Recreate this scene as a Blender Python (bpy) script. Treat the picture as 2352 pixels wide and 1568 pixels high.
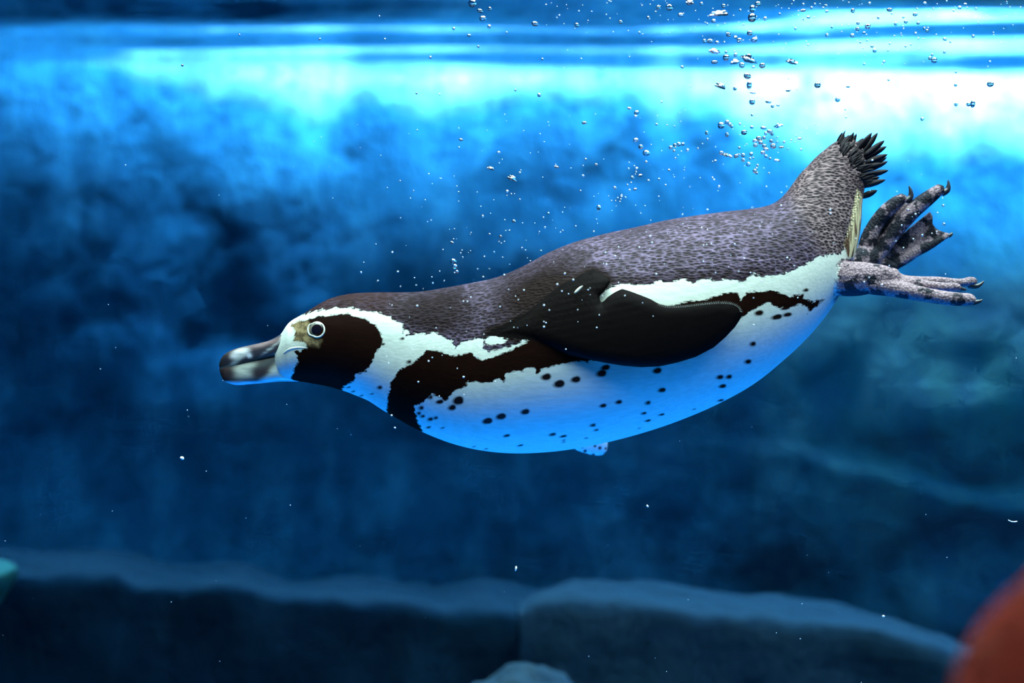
import bpy, bmesh, math, random
import numpy as np
from mathutils import Vector, Matrix, noise as mnoise

random.seed(7)
rng = np.random.default_rng(7)
sc = bpy.context.scene
for o in list(bpy.data.objects):
    bpy.data.objects.remove(o)
C = sc.collection

# ------------------------------------------------------------------ camera
W, H, FPX = 2352, 1568, 3920.0          # photo size, focal length in photo pixels
CAMZ = 1.30                             # camera height above the pool floor
ROLL = math.radians(1.5)
DP = 1.60                               # distance of the penguin
K = DP / FPX                            # metres per photo pixel at the penguin
RM = Matrix.Rotation(math.radians(90), 3, 'X') @ Matrix.Rotation(ROLL, 3, 'Z')
RIGHT, UP, FWD = RM @ Vector((1, 0, 0)), RM @ Vector((0, 1, 0)), RM @ Vector((0, 0, -1))
CAM = Vector((0, 0, CAMZ))
cd = bpy.data.cameras.new('camera')
cam = bpy.data.objects.new('camera', cd)
C.objects.link(cam)
cam.matrix_world = Matrix.Translation(CAM) @ RM.to_4x4()
cd.sensor_width = 36.0
cd.lens = 36.0 * FPX / W
cd.clip_start = 0.02
cd.dof.use_dof = True
cd.dof.focus_distance = DP - 0.05
cd.dof.aperture_fstop = 4.0
sc.camera = cam


def at(px, py, d):
    """a photo pixel and a distance along the view give a point in the pool"""
    return CAM + RIGHT * ((px - 1176) / FPX * d) + UP * ((784 - py) / FPX * d) + FWD * d


# ------------------------------------------------------------------ light
SURF = CAMZ + 0.632                     # height of the water surface
WALLY = 4.0
world = bpy.data.worlds.new('world')
sc.world = world
world.use_nodes = True
world.node_tree.nodes['Background'].inputs['Color'].default_value = (0.02, 0.46, 0.70, 1)
world.node_tree.nodes['Background'].inputs['Strength'].default_value = 0.60


def area(name, loc, target, sx, sy, power, col, spread=180):
    l = bpy.data.lights.new(name, 'AREA')
    l.shape = 'RECTANGLE'
    l.size, l.size_y, l.energy, l.color = sx, sy, power, col
    l.spread = math.radians(spread)
    o = bpy.data.objects.new(name, l)
    C.objects.link(o)
    o.location = loc
    o.rotation_euler = (Vector(target) - Vector(loc)).to_track_quat('-Z', 'Y').to_euler()
    return o


for nm, en, an, cl in (('sun', 430.0, 7, (1.0, 0.74, 0.62)), ('blue_sky_glow', 105.0, 23, (0.22, 0.72, 1.0))):       # the sun and the bright blue sky around it
    sl = bpy.data.lights.new(nm, 'SUN')
    sl.energy, sl.angle, sl.color = en, math.radians(an), cl
    so = bpy.data.objects.new(nm, sl)
    C.objects.link(so)
    so.rotation_euler = Vector((-0.10, math.cos(math.radians(58)), -math.sin(math.radians(58)))).to_track_quat('-Z', 'Y').to_euler()
area('skylight', (0.45, 1.00, SURF + 0.82), (0.45, 1.01, CAMZ), 2.4, 2.0, 335, (1.0, 0.58, 0.35), 105)
area('far_wall_fill', (0.3, 2.95, SURF + 0.75), (0.3, WALLY - 0.2, 0.7), 5.0, 0.5, 7, (0.0, 0.80, 1.0), 75)  # dim blue fill added above the far water to lift the dark wall
area('belly_fill', (0.08, DP + 0.05, 0.08), (0.08, DP + 0.04, CAMZ), 0.9, 0.6, 11.5, (0.0, 0.38, 1.0), 90)  # unseen blue fill added beneath the penguin to brighten its belly

sc.view_settings.view_transform = 'Standard'
sc.view_settings.look = 'None'
sc.view_settings.gamma = 1.0
sc.view_settings.use_curve_mapping = False
sc.view_settings.exposure = 0.0
sc.cycles.use_denoising = True
sc.cycles.max_bounces = 6
sc.cycles.diffuse_bounces = 3
sc.cycles.glossy_bounces = 4
sc.cycles.transmission_bounces = 6
sc.cycles.use_adaptive_sampling = True
sc.cycles.adaptive_threshold = 0.10
sc.cycles.adaptive_min_samples = 16
sc.cycles.transparent_max_bounces = 12
sc.cycles.volume_bounces = 0
sc.cycles.caustics_reflective = False
sc.cycles.caustics_refractive = False


# ------------------------------------------------------------------ helpers
def tag(o, label=None, cat=None, group=None, kind=None):
    if label: o['label'] = label
    if cat: o['category'] = cat
    if group: o['group'] = group
    if kind: o['kind'] = kind
    return o


def mesh_obj(name, verts, faces, mat=None, parent=None, smooth=True):
    me = bpy.data.meshes.new(name)
    me.from_pydata([tuple(v) for v in verts], [], [tuple(f) for f in faces])
    me.update()
    if smooth:
        me.polygons.foreach_set('use_smooth', [True] * len(me.polygons))
    o = bpy.data.objects.new(name, me)
    C.objects.link(o)
    if mat: me.materials.append(mat)
    if parent: o.parent = parent
    return o


def grid_faces(nu, nv, closed_v=False):
    f = []
    for i in range(nu - 1):
        for j in range(nv if closed_v else nv - 1):
            a, b = i * nv + j, i * nv + (j + 1) % nv
            f.append((a, b, b + nv, a + nv))
    return f


class NT:
    def __init__(self, name):
        self.m = bpy.data.materials.new(name)
        self.m.use_nodes = True
        self.t = self.m.node_tree
        self.t.nodes.clear()
        self.out = self.t.nodes.new('ShaderNodeOutputMaterial')

    def n(self, typ, ins=None, **props):
        nd = self.t.nodes.new('ShaderNode' + typ)
        for k, v in props.items():
            setattr(nd, k, v)
        for k, v in (ins or {}).items():
            self.set(nd.inputs[k], v)
        return nd

    def set(self, sock, v):
        if isinstance(v, bpy.types.NodeSocket):
            self.t.links.new(v, sock)
        elif isinstance(v, bpy.types.Node):
            self.t.links.new(v.outputs[0], sock)
        else:
            if sock.type == 'RGBA' and len(v) == 3: v = (*v, 1)
            sock.default_value = v

    def math(self, op, a, b=0.0, c=None, clamp=False):
        nd = self.t.nodes.new('ShaderNodeMath')
        nd.operation = op
        nd.use_clamp = clamp
        self.set(nd.inputs[0], a)
        self.set(nd.inputs[1], b)
        if c is not None: self.set(nd.inputs[2], c)
        return nd.outputs[0]

    def mix(self, f, a, b):
        nd = self.t.nodes.new('ShaderNodeMix')
        nd.data_type = 'RGBA'
        self.set(nd.inputs[0], f)
        self.set(nd.inputs[6], a)
        self.set(nd.inputs[7], b)
        return nd.outputs[2]

    def ramp(self, f, stops):
        nd = self.t.nodes.new('ShaderNodeValToRGB')
        e = nd.color_ramp.elements
        while len(e) < len(stops): e.new(0.5)
        for el, (p, c) in zip(e, stops):
            el.position = p
            el.color = (*c, 1) if isinstance(c, tuple) else (c, c, c, 1)
        self.set(nd.inputs[0], f)
        return nd.outputs[0]

    def coord(self, scale=(1, 1, 1), rot=(0, 0, 0), kind='Object'):
        tc = self.n('TexCoord')
        mp = self.n('Mapping', {'Vector': tc.outputs[kind], 'Rotation': rot, 'Scale': scale})
        return mp.outputs[0]

    def noise(self, vec, scale, detail=4, rough=0.55):
        return self.n('TexNoise', {'Vector': vec, 'Scale': scale, 'Detail': detail, 'Roughness': rough}).outputs[0]

    def bsdf(self, **ins):
        p = self.n('BsdfPrincipled', {k.replace('_', ' '): v for k, v in ins.items()})
        self.t.links.new(p.outputs[0], self.out.inputs['Surface'])
        return p

    def bump(self, h, strength=0.3, dist=0.002):
        return self.n('Bump', {'Height': h, 'Strength': strength, 'Distance': dist}).outputs[0]


# ------------------------------------------------------------------ setting materials
def rock_mat(name, base, pale, algae, patch=False, lit_tops=False):
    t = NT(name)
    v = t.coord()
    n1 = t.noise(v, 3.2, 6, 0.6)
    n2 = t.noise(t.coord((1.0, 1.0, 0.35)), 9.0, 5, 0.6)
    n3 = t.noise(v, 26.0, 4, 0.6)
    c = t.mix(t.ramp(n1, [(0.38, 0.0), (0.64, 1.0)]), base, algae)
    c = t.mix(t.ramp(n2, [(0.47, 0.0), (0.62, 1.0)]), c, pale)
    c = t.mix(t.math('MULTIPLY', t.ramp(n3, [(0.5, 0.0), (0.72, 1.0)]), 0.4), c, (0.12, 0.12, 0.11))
    if patch:                                              # a paler olive-grey patch on the swelling of the wall
        dv = t.n('VectorMath', {0: t.coord(), 1: (1.0, 3.7, 1.22)}, operation='DISTANCE').outputs['Value']
        pm = t.math('MULTIPLY', t.ramp(dv, [(0.15, 1.0), (0.75, 0.0)]), t.ramp(n2, [(0.35, 0.2), (0.6, 1.0)]))
        c = t.mix(pm, c, (0.62, 0.60, 0.36))
    if lit_tops:                                               # level tops coloured paler, standing in for light from above
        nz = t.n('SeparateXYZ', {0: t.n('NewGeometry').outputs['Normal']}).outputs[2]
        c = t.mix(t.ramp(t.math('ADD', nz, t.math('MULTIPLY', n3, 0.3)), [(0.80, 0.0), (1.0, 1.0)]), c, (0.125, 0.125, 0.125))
    h = t.math('ADD', t.math('MULTIPLY', n3, 0.5), n2)
    t.bsdf(Base_Color=c, Roughness=0.9, Specular_IOR_Level=0.1, Normal=t.bump(h, 0.6, 0.04))
    return t.m


M_wall = rock_mat('pool_rock', (0.40, 0.40, 0.38), (0.66, 0.61, 0.52), (0.36, 0.38, 0.35), True)
M_ledge = rock_mat('ledge_rock', (0.085, 0.095, 0.115), (0.125, 0.13, 0.14), (0.075, 0.085, 0.09), lit_tops=True)


def vnoise(x, y, seed):
    r = np.random.default_rng(seed)
    T = r.random((257, 257))
    xi, yi = np.floor(x).astype(int), np.floor(y).astype(int)
    fx, fy = x - xi, y - yi
    fx, fy = fx * fx * (3 - 2 * fx), fy * fy * (3 - 2 * fy)
    xi %= 256; yi %= 256
    return (T[xi, yi] * (1 - fx) * (1 - fy) + T[xi + 1, yi] * fx * (1 - fy)
            + T[xi, yi + 1] * (1 - fx) * fy + T[xi + 1, yi + 1] * fx * fy) * 2 - 1


def fbm(x, y, seed, octs=5, gain=0.5):
    s, a = 0, 1.0
    for k in range(octs):
        s = s + a * vnoise(x * 2 ** k + 31.7 * k + 100, y * 2 ** k + 17.3 * k + 100, seed + k)
        a *= gain
    return s


# ------------------------------------------------------------------ structure: rock wall, floor, side walls
def build_wall():
    nx, nz = 420, 200
    xs = np.linspace(-4.2, 4.2, nx)
    zs = np.linspace(-0.05, SURF + 0.75, nz)
    X, Z = np.meshgrid(xs, zs, indexing='ij')
    low = 1 - 0.85 * np.clip((Z - 1.30) / 0.35, 0, 1)      # smoother near the waterline
    d = 0.06 * fbm(X * 1.3, Z * 1.6, 3) * low + 0.022 * fbm(X * 6, Z * 3.2, 11, 4)
    # a broad swelling low on the right and a hollow on the left
    d += 0.20 * np.exp(-(((X - 1.0) / 0.55) ** 2 + ((Z - 1.15) / 0.30) ** 2))
    d -= 0.10 * np.exp(-(((X + 0.8) / 0.8) ** 2 + ((Z - 1.05) / 0.4) ** 2))
    # a shelf that steps forward below a sloping line on the right
    line = np.interp(X, [0.3, 0.65, 0.8, 0.95, 1.1, 1.25, 1.6, 2.5], [1.12, 1.085, 1.05, 1.03, 0.995, 0.98, 0.95, 0.9]) + 0.02 * vnoise(X * 7 + 60, Z * 0 + 60, 9)
    d += 0.06 * np.clip((line - Z) / 0.035, 0, 1) * np.clip((X - 0.45) / 0.5, 0, 1)
    # slope: the wall leans back a little towards its top
    d += 0.12 * (CAMZ - Z) * 0.5
    Y = WALLY - d
    v = np.stack([X, Y, Z], -1).reshape(-1, 3)
    o = mesh_obj('wall_back', v, grid_faces(nx, nz), M_wall)
    tag(o, 'mottled pale rock wall of the pool, brightest along the waterline', kind='structure')


build_wall()


def build_floor():
    n = 120
    xs = np.linspace(-4.2, 4.2, n)
    ys = np.linspace(-1.0, 4.4, n)
    X, Y = np.meshgrid(xs, ys, indexing='ij')
    Z = 0.02 * fbm(X * 2, Y * 2, 41)
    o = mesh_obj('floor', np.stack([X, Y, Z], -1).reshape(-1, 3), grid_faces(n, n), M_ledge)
    tag(o, 'dark rocky pool floor', kind='structure')
    for side, sx in (('left', -4.15), ('right', 4.15)):
        ny, nz = 90, 50
        Y, Z = np.meshgrid(np.linspace(-1.0, 4.4, ny), np.linspace(-0.05, SURF + 0.75, nz), indexing='ij')
        X = sx - math.copysign(1, sx) * 0.08 * (1 + fbm(Y * 1.5, Z * 1.5, 50 + int(sx)))
        o = mesh_obj('wall_' + side, np.stack([X, Y, Z], -1).reshape(-1, 3), grid_faces(ny, nz), M_wall)
        tag(o, 'dark rock side wall of the pool', kind='structure')


build_floor()


def build_deck():
    # slab over the spectators' side of the pool; its edge keeps the sun to a strip of water by the wall
    t = NT('deck_concrete')
    t.bsdf(Base_Color=t.mix(t.noise(t.coord(), 8, 4), (0.18, 0.18, 0.18), (0.3, 0.3, 0.29)), Roughness=0.9)
    xs = np.linspace(-4.2, 4.2, 80)
    ed = WALLY - 0.625 + 0.015 * np.sin(xs * 1.9 + 0.4) + 0.015 * np.sin(xs * 4.7) - 0.055 * xs
    V, F = [], []
    for x, e in zip(xs, ed):
        V += [(x, -6.0, SURF + 0.9), (x, e, SURF + 0.9), (x, e, SURF + 1.1), (x, -6.0, SURF + 1.1)]
    F = grid_faces(80, 4, True) + [(3, 2, 1, 0), (316, 317, 318, 319)]
    tag(mesh_obj('ceiling', V, F, t.m, smooth=False), 'concrete deck over the near side of the pool', kind='structure')


build_deck()


# ------------------------------------------------------------------ water
def build_water():
    t = NT('pool_water')
    geo = t.n('NewGeometry')
    sep = t.n('SeparateXYZ', {0: geo.outputs['True Normal']})
    top = t.math('GREATER_THAN', t.math('ABSOLUTE', sep.outputs[2]), 0.5)
    pos = t.n('SeparateXYZ', {0: geo.outputs['Position']})
    top = t.math('MULTIPLY', top, t.math('GREATER_THAN', pos.outputs[2], 1.0))
    fr = t.n('Fresnel', {'IOR': 1.333})
    clear = t.n('BsdfTransparent', {'Color': (1, 1, 1)})
    gl = t.n('BsdfGlossy', {'Color': (1, 1, 1), 'Roughness': 0.03})
    mx = t.n('MixShader', {0: t.math('MULTIPLY', fr, top), 1: clear.outputs[0], 2: gl.outputs[0]})
    t.t.links.new(mx.outputs[0], t.out.inputs['Surface'])
    va = t.n('VolumeAbsorption', {'Color': (0.07, 0.635, 0.94), 'Density': 0.72})
    t.t.links.new(va.outputs[0], t.out.inputs['Volume'])
    nx, ny = 260, 520
    xs = np.linspace(-4.6, 4.6, nx)
    ys = np.linspace(-1.2, 4.6, ny)
    X, Y = np.meshgrid(xs, ys, indexing='ij')
    ph = X * 0.22 + Y
    Z = SURF + 0.0100 * np.sin(ph * 17 + 2.0 * fbm(X * 0.7, Y * 1.5, 61, 3)) * (0.6 + 0.6 * vnoise(X * 0.8 + 50, Y * 1.3 + 50, 66))
    Z += 0.018 * fbm(X * 0.5, (Y + 0.2 * X) * 3.0, 71, 3, 0.45)
    Z += 0.0016 * fbm(X * 4.0, (Y + 0.2 * X) * 11.0, 77, 2)
    v = list(np.stack([X, Y, Z], -1).reshape(-1, 3))
    f = [tuple(reversed(q)) for q in grid_faces(nx, ny)]
    n0 = len(v)
    bot = -0.3
    # skirt and bottom close the body of water
    ring = [i * ny for i in range(nx)] + [(nx - 1) * ny + j for j in range(1, ny)] + \
           [i * ny + ny - 1 for i in range(nx - 2, -1, -1)] + [j for j in range(ny - 2, 0, -1)]
    for r in ring:
        v.append(np.array([v[r][0], v[r][1], bot]))
    m = len(ring)
    for k in range(m):
        a, b = ring[k], ring[(k + 1) % m]
        f.append((a, b, n0 + (k + 1) % m, n0 + k))
    f.append(tuple(n0 + k for k in range(m - 1, -1, -1)))
    o = mesh_obj('water', v, f, t.m)
    bm = bmesh.new(); bm.from_mesh(o.data)
    bmesh.ops.recalc_face_normals(bm, faces=bm.faces)
    bm.to_mesh(o.data); bm.free()
    tag(o, 'clear blue pool water with a rippling mirror-like surface seen from beneath', 'water', kind='stuff')


build_water()


# ------------------------------------------------------------------ rock ledges
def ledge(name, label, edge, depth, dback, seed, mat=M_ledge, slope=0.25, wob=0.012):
    """edge: photo pixels of the front top edge; depth: distance of that edge, dback: how far the top runs back"""
    ex = np.array([e[0] for e in edge], float)
    ey = np.array([e[1] for e in edge], float)
    n = max(24, int((ex[-1] - ex[0]) * depth / FPX / 0.018))
    px = np.linspace(ex[0], ex[-1], n)
    py = np.interp(px, ex, ey)
    k = np.ones(3) / 3
    py = np.convolve(np.pad(py, 1, mode='edge'), k, 'valid')
    V = []
    prof = []
    for q in np.linspace(1, 0, 16): prof.append((q * dback, 0.05 * q * dback, 0))            # top, from the back
    for a in np.linspace(0, math.pi / 2, 6)[1:]: prof.append((-0.03 * math.sin(a), -0.03 * (1 - math.cos(a)), 0))
    nlow = 22
    for i in range(n):
        p = at(px[i], py[i], depth)
        endf = min(1, min(i, n - 1 - i) / 5.0)
        for (dy, dz, _) in prof:
            V.append([p.x, p.y + dy, p.z + dz - 0.05 * (1 - endf)])
        y0, z0 = p.y - 0.03, p.z - 0.03
        for q in range(1, nlow + 1):
            s = q / nlow
            V.append([p.x, y0 - slope * 0.6 * s * s + 0.05 * math.sin(s * 5), z0 * (1 - s) - 0.02 * s - 0.05 * (1 - endf) * (1 - s)])
    m = len(prof) + nlow
    out = []
    for v in V:
        q = Vector(v)
        dn = mnoise.noise_vector(q * 6 + Vector((seed, 0, 0))) * wob * 1.6 + mnoise.noise_vector(q * 17 + Vector((0, seed, 0))) * wob * 0.7
        out.append(q + dn)
    f = grid_faces(n, m)
    # close the two ends
    f.append(tuple(range(m)))
    f.append(tuple(reversed(range((n - 1) * m, n * m))))
    return tag(mesh_obj(name, out, f, mat), label, 'rock', 'rock ledges on the pool bottom')


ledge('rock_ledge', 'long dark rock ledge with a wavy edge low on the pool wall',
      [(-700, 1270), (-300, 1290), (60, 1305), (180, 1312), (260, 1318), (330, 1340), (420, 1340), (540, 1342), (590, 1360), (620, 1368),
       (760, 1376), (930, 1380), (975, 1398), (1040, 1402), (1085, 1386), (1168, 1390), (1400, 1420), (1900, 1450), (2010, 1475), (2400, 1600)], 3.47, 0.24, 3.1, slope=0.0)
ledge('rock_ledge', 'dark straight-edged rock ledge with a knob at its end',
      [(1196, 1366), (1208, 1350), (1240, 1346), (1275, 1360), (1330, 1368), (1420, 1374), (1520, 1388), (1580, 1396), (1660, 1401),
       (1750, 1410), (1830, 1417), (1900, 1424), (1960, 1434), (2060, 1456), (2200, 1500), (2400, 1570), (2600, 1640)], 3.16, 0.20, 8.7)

def boulder(name, label, loc, size, mat, seed, rough=0.12, sub=5, group=None, rot=(0, 0, 0), squash=0.0):
    bm = bmesh.new()
    bmesh.ops.create_icosphere(bm, subdivisions=sub, radius=1)
    for v in bm.verts:
        p = v.co.copy()
        s = 1 + rough * mnoise.fractal(p * 1.4 + Vector((seed, seed * 2, 0)), 1.0, 2.0, 4) + rough * 0.6 * mnoise.noise(p * 3.5 + Vector((0, seed, 3)))
        v.co = Vector((p.x * size[0], p.y * size[1], p.z * size[2])) * s
    me = bpy.data.meshes.new(name); bm.to_mesh(me); bm.free()
    me.polygons.foreach_set('use_smooth', [True] * len(me.polygons))
    me.materials.append(mat)
    o = bpy.data.objects.new(name, me); C.objects.link(o)
    o.location = loc; o.rotation_euler = rot
    return tag(o, label, 'rock', group)


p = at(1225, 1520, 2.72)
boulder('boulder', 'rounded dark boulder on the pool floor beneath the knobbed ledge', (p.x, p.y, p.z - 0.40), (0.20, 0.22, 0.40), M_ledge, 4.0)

M_red = rock_mat('rust_rock', (0.040, 0.0025, 0.0005), (0.055, 0.003, 0.0005), (0.028, 0.002, 0.0004))
p = at(2572, 1715, 0.55)
boulder('boulder', 'dark rust-red boulder blurred in the foreground before the viewing window', p, (0.055, 0.05, 0.085), M_red, 5.0, 0.05, rot=(0, 0.42, 0))

t_ = NT('teal_stone')
t_.bsdf(Base_Color=t_.mix(t_.noise(t_.coord(), 14, 4), (0.09, 0.27, 0.16), (0.13, 0.33, 0.20)), Roughness=0.7)


def teal_block():
    bm = bmesh.new()
    # slanted block with its corner just inside the picture
    prof = [(-420, 1225), (-200, 1252), (18, 1286), (45, 1298), (38, 1325), (0, 1388), (-60, 1500), (-150, 1800), (-230, 2560), (-700, 2560), (-720, 1700), (-660, 1240)]
    d0, d1 = 2.55, 2.85
    bk = [bm.verts.new(at(x, y, d1)) for x, y in prof]
    fr = [bm.verts.new(at(x, y, d1) - FWD * (d1 - d0)) for x, y in prof]
    n = len(prof)
    bm.faces.new(fr); bm.faces.new(list(reversed(bk)))
    for i in range(n):
        bm.faces.new((fr[i], bk[i], bk[(i + 1) % n], fr[(i + 1) % n]))
    bmesh.ops.recalc_face_normals(bm, faces=bm.faces)
    bmesh.ops.bevel(bm, geom=list(bm.edges), offset=0.006, segments=3, affect='EDGES', profile=0.5)
    bmesh.ops.triangulate(bm, faces=bm.faces)
    bmesh.ops.subdivide_edges(bm, edges=[e for e in bm.edges if e.calc_length() > 0.05], cuts=3, use_grid_fill=True)
    for v in bm.verts: v.co += mnoise.noise_vector(v.co * 9) * 0.006
    me = bpy.data.meshes.new('stone_block'); bm.to_mesh(me); bm.free()
    me.materials.append(t_.m)
    o = bpy.data.objects.new('stone_block', me); C.objects.link(o)
    tag(o, 'pale teal stone block with a slanted corner', 'rock')


teal_block()


# ================================================================== penguin
# local axes: x right, y away, z up, in the plane DP in front of the camera; units metres
root = bpy.data.objects.new('penguin', None)
C.objects.link(root)
root.location = CAM + FWD * DP
root.rotation_euler = (0, -ROLL, 0)
tag(root, 'black and white banded penguin gliding underwater', 'penguin')


def L(px, py, y=0.0):
    """photo pixel -> penguin-local point at local depth y"""
    s = (DP + y) / DP
    return np.array([(px - 1176) * K * s, y, (784 - py) * K * s])


def R1(l): return [(470 + x / 4.704, 620 + y / 4.704) for x, y in l]
def R2(l): return [(850 + x / 3.92, 560 + y / 3.92) for x, y in l]
def R3(l): return [(1100 + x / 3.618, 560 + y / 3.618) for x, y in l]
def R4(l): return [(1700 + x / 3.563, 280 + y / 3.563) for x, y in l]
def R5(l): return [(1850 + x / 5.2267, 480 + y / 5.2267) for x, y in l]
def R6(l): return [(850 + x / 3.36, 800 + y / 3.36) for x, y in l]
def R7(l): return [(1500 + x / 5.2267, 400 + y / 5.2267) for x, y in l]
def R8(l): return [(1960 + x / 6.535, 400 + y / 6.535) for x, y in l]
def R9(l): return [(1700 + x / 2.6135, 650 + y / 2.6135) for x, y in l]


# ---- trunk and head: sections from back outline point to belly outline point, half width in mm
SECT = np.array([
    (636, 776, 636, 868, 15), (648, 764, 648, 872, 20), (660, 746, 662, 874, 24), (672, 735, 672, 875, 27), (700, 719, 697, 877, 31), (725, 703, 722, 881, 34),
    (757, 686, 752, 887, 36.5), (800, 675, 789, 897, 37.5), (835, 672, 818, 908, 38), (880, 671, 848, 921, 39), (925, 671, 880, 942, 42),
    (970, 669, 908, 958, 47), (1020, 661, 943, 978, 54), (1080, 650, 988, 999, 62), (1140, 637, 1042, 1019, 71), (1200, 612, 1102, 1033, 80),
    (1260, 580, 1172, 1040, 87), (1320, 556, 1250, 1038, 91), (1390, 537, 1330, 1028, 93), (1460, 522, 1410, 1011, 93), (1530, 506, 1490, 989, 91),
    (1600, 495, 1570, 961, 87), (1660, 487, 1650, 926, 82), (1715, 481, 1730, 881, 75), (1756, 474, 1800, 825, 66), (1785, 462, 1852, 776, 58),
    (1807, 441, 1896, 724, 50), (1822, 421, 1926, 678, 43), (1838, 399, 1946, 630, 36), (1855, 381, 1960, 592, 30), (1874, 361, 1971, 552, 24),
    (1895, 343, 1977, 510, 19), (1916, 327, 1979, 475, 15), (1938, 318, 1984, 442, 11), (1960, 320, 1989, 415, 7), (1980, 335, 1992, 395, 4)], float)


def catmull(P, n):
    P = np.asarray(P, float)
    m = len(P)
    t = np.linspace(0, m - 1, n)
    i = np.clip(np.floor(t).astype(int), 0, m - 2)
    f = (t - i)[:, None]
    p0, p1, p2, p3 = P[np.clip(i - 1, 0, m - 1)], P[i], P[i + 1], P[np.clip(i + 2, 0, m - 1)]
    return 0.5 * ((2 * p1) + (-p0 + p2) * f + (2 * p0 - 5 * p1 + 4 * p2 - p3) * f ** 2 + (-p0 + 3 * p1 - 3 * p2 + p3) * f ** 3)


def make_trunk(ns=240, na=96):
    S = catmull(SECT, ns)
    V = []
    for s in S:
        a, b = L(s[0], s[1]), L(s[2], s[3])
        c, h = (a + b) / 2, (a - b) / 2
        w = s[4] / 1000
        for k in range(na):
            th = 2 * math.pi * k / na
            cs, sn = math.cos(th), math.sin(th)
            p = c + h * (math.copysign(abs(cs) ** 0.94, cs))
            p = p + np.array([0, -w * math.copysign(abs(sn) ** 0.92, sn), 0])
            V.append(p)
    F = grid_faces(ns, na, True)
    F.append(tuple(reversed(range(na))))
    F.append(tuple(range((ns - 1) * na, ns * na)))
    return np.array(V), F


TV, TF = make_trunk()
near = TV[TV[:, 1] <= 0]


def proj(P):
    s = DP / (DP + P[:, 1])
    return np.stack([1176 + P[:, 0] * s / K, 784 - P[:, 2] * s / K], -1)


near_px = proj(near)


from mathutils.kdtree import KDTree
KD = KDTree(len(near_px))
for i_, q_ in enumerate(near_px): KD.insert((q_[0], q_[1], 0), i_)
KD.balance()


def flank_y(q):
    """near-side body depth under photo pixels q"""
    out = np.zeros(len(q))
    for i, p_ in enumerate(q):
        ws = ys = 0.0
        for c, k, d in KD.find_n((p_[0], p_[1], 0), 5):
            w = 1 / (d * d + 4)
            ws += w; ys += w * near[k, 1]
        out[i] = ys / ws
    return out


def sdf(P, poly, lim=60.0):
    """signed distance in pixels, positive inside, to a closed polygon"""
    poly = np.asarray(poly, float)
    res = np.full(len(P), -lim)
    lo, hi = poly.min(0) - lim, poly.max(0) + lim
    sel = np.where((P[:, 0] > lo[0]) & (P[:, 0] < hi[0]) & (P[:, 1] > lo[1]) & (P[:, 1] < hi[1]))[0]
    if len(sel) == 0: return res
    Q = P[sel]
    d2 = np.full(len(Q), 1e12)
    ins = np.zeros(len(Q), bool)
    n = len(poly)
    for i in range(n):
        a, b = poly[i], poly[(i + 1) % n]
        e = b - a
        w = Q - a
        t = np.clip((w @ e) / max(e @ e, 1e-9), 0, 1)
        dd = w - t[:, None] * e
        d2 = np.minimum(d2, (dd ** 2).sum(1))
        if abs(e[1]) > 1e-9:
            c = ((a[1] > Q[:, 1]) != (b[1] > Q[:, 1])) & (Q[:, 0] < e[0] * (Q[:, 1] - a[1]) / e[1] + a[0])
            ins ^= c
    d = np.sqrt(d2)
    res[sel] = np.clip(np.where(ins, d, -d), -lim, lim)
    return res


# ---- flippers
FLIP = R3([(60, 760), (250, 780), (440, 800), (600, 852), (750, 912), (920, 962), (1050, 988), (1200, 1012), (1350, 1024), (1500, 1018), (1650, 986), (1800, 940),
           (1950, 862), (2050, 775), (2130, 690), (2175, 620), (2190, 570), (2165, 522), (2100, 488), (1980, 482), (1850, 494), (1700, 512), (1560, 516),
           (1490, 495), (1430, 460), (1330, 420), (1250, 390), (1190, 372), (1130, 400), (1070, 440), (1015, 500), (1000, 430), (1040, 400), (1095, 310),
           (1060, 270), (1000, 235), (950, 210), (880, 240), (800, 280), (700, 325), (600, 400), (500, 490), (400, 570), (300, 620), (200, 680), (100, 720)])


def slab_from_poly(poly, yfun, tfun, step=3.0):
    poly = np.asarray(poly, float)
    lo, hi = poly.min(0) - 2 * step, poly.max(0) + 2 * step
    nx, ny = int((hi[0] - lo[0]) / step) + 1, int((hi[1] - lo[1]) / step) + 1
    gx, gy = np.meshgrid(lo[0] + step * np.arange(nx), lo[1] + step * np.arange(ny), indexing='ij')
    Q = np.stack([gx.ravel(), gy.ravel()], -1)
    d = sdf(Q, poly)
    D = d.reshape(nx, ny)
    ggx, ggy = np.gradient(D, step)
    g = np.stack([ggx.ravel(), ggy.ravel()], -1)
    g /= np.maximum(np.linalg.norm(g, axis=1, keepdims=True), 1e-6)
    out = d < 0
    Q[out] -= g[out] * d[out][:, None]
    d = np.maximum(d, 0)
    y = yfun(Q)
    t = tfun(Q, d)
    ins = (~out).reshape(nx, ny)
    use = np.zeros((nx, ny), bool)
    quads = []
    for i in range(nx - 1):
        for j in range(ny - 1):
            if ins[i, j] or ins[i + 1, j] or ins[i, j + 1] or ins[i + 1, j + 1]:
                quads.append((i, j))
                use[i:i + 2, j:j + 2] = True
    idx = -np.ones((nx, ny), int)
    ids = np.argwhere(use)
    idx[use] = np.arange(len(ids))
    sel = use.ravel()
    F_, B_ = [], []
    for q, yy, tt in zip(Q[sel], y[sel], t[sel]):
        F_.append(L(q[0], q[1], yy - tt)); B_.append(L(q[0], q[1], yy + tt))
    n = len(F_)
    faces = []
    ecount = {}
    for i, j in quads:
        a, b, c, d_ = idx[i, j], idx[i + 1, j], idx[i + 1, j + 1], idx[i, j + 1]
        faces.append((a, b, c, d_)); faces.append((n + a, n + d_, n + c, n + b))
        for e in ((a, b), (b, c), (c, d_), (d_, a)):
            k = tuple(sorted(e)); ecount.setdefault(k, []).append(e)
    for k, l in ecount.items():
        if len(l) == 1:
            a, b = l[0]
            faces.append((b, a, n + a, n + b))
    return np.array(F_ + B_), faces


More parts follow.
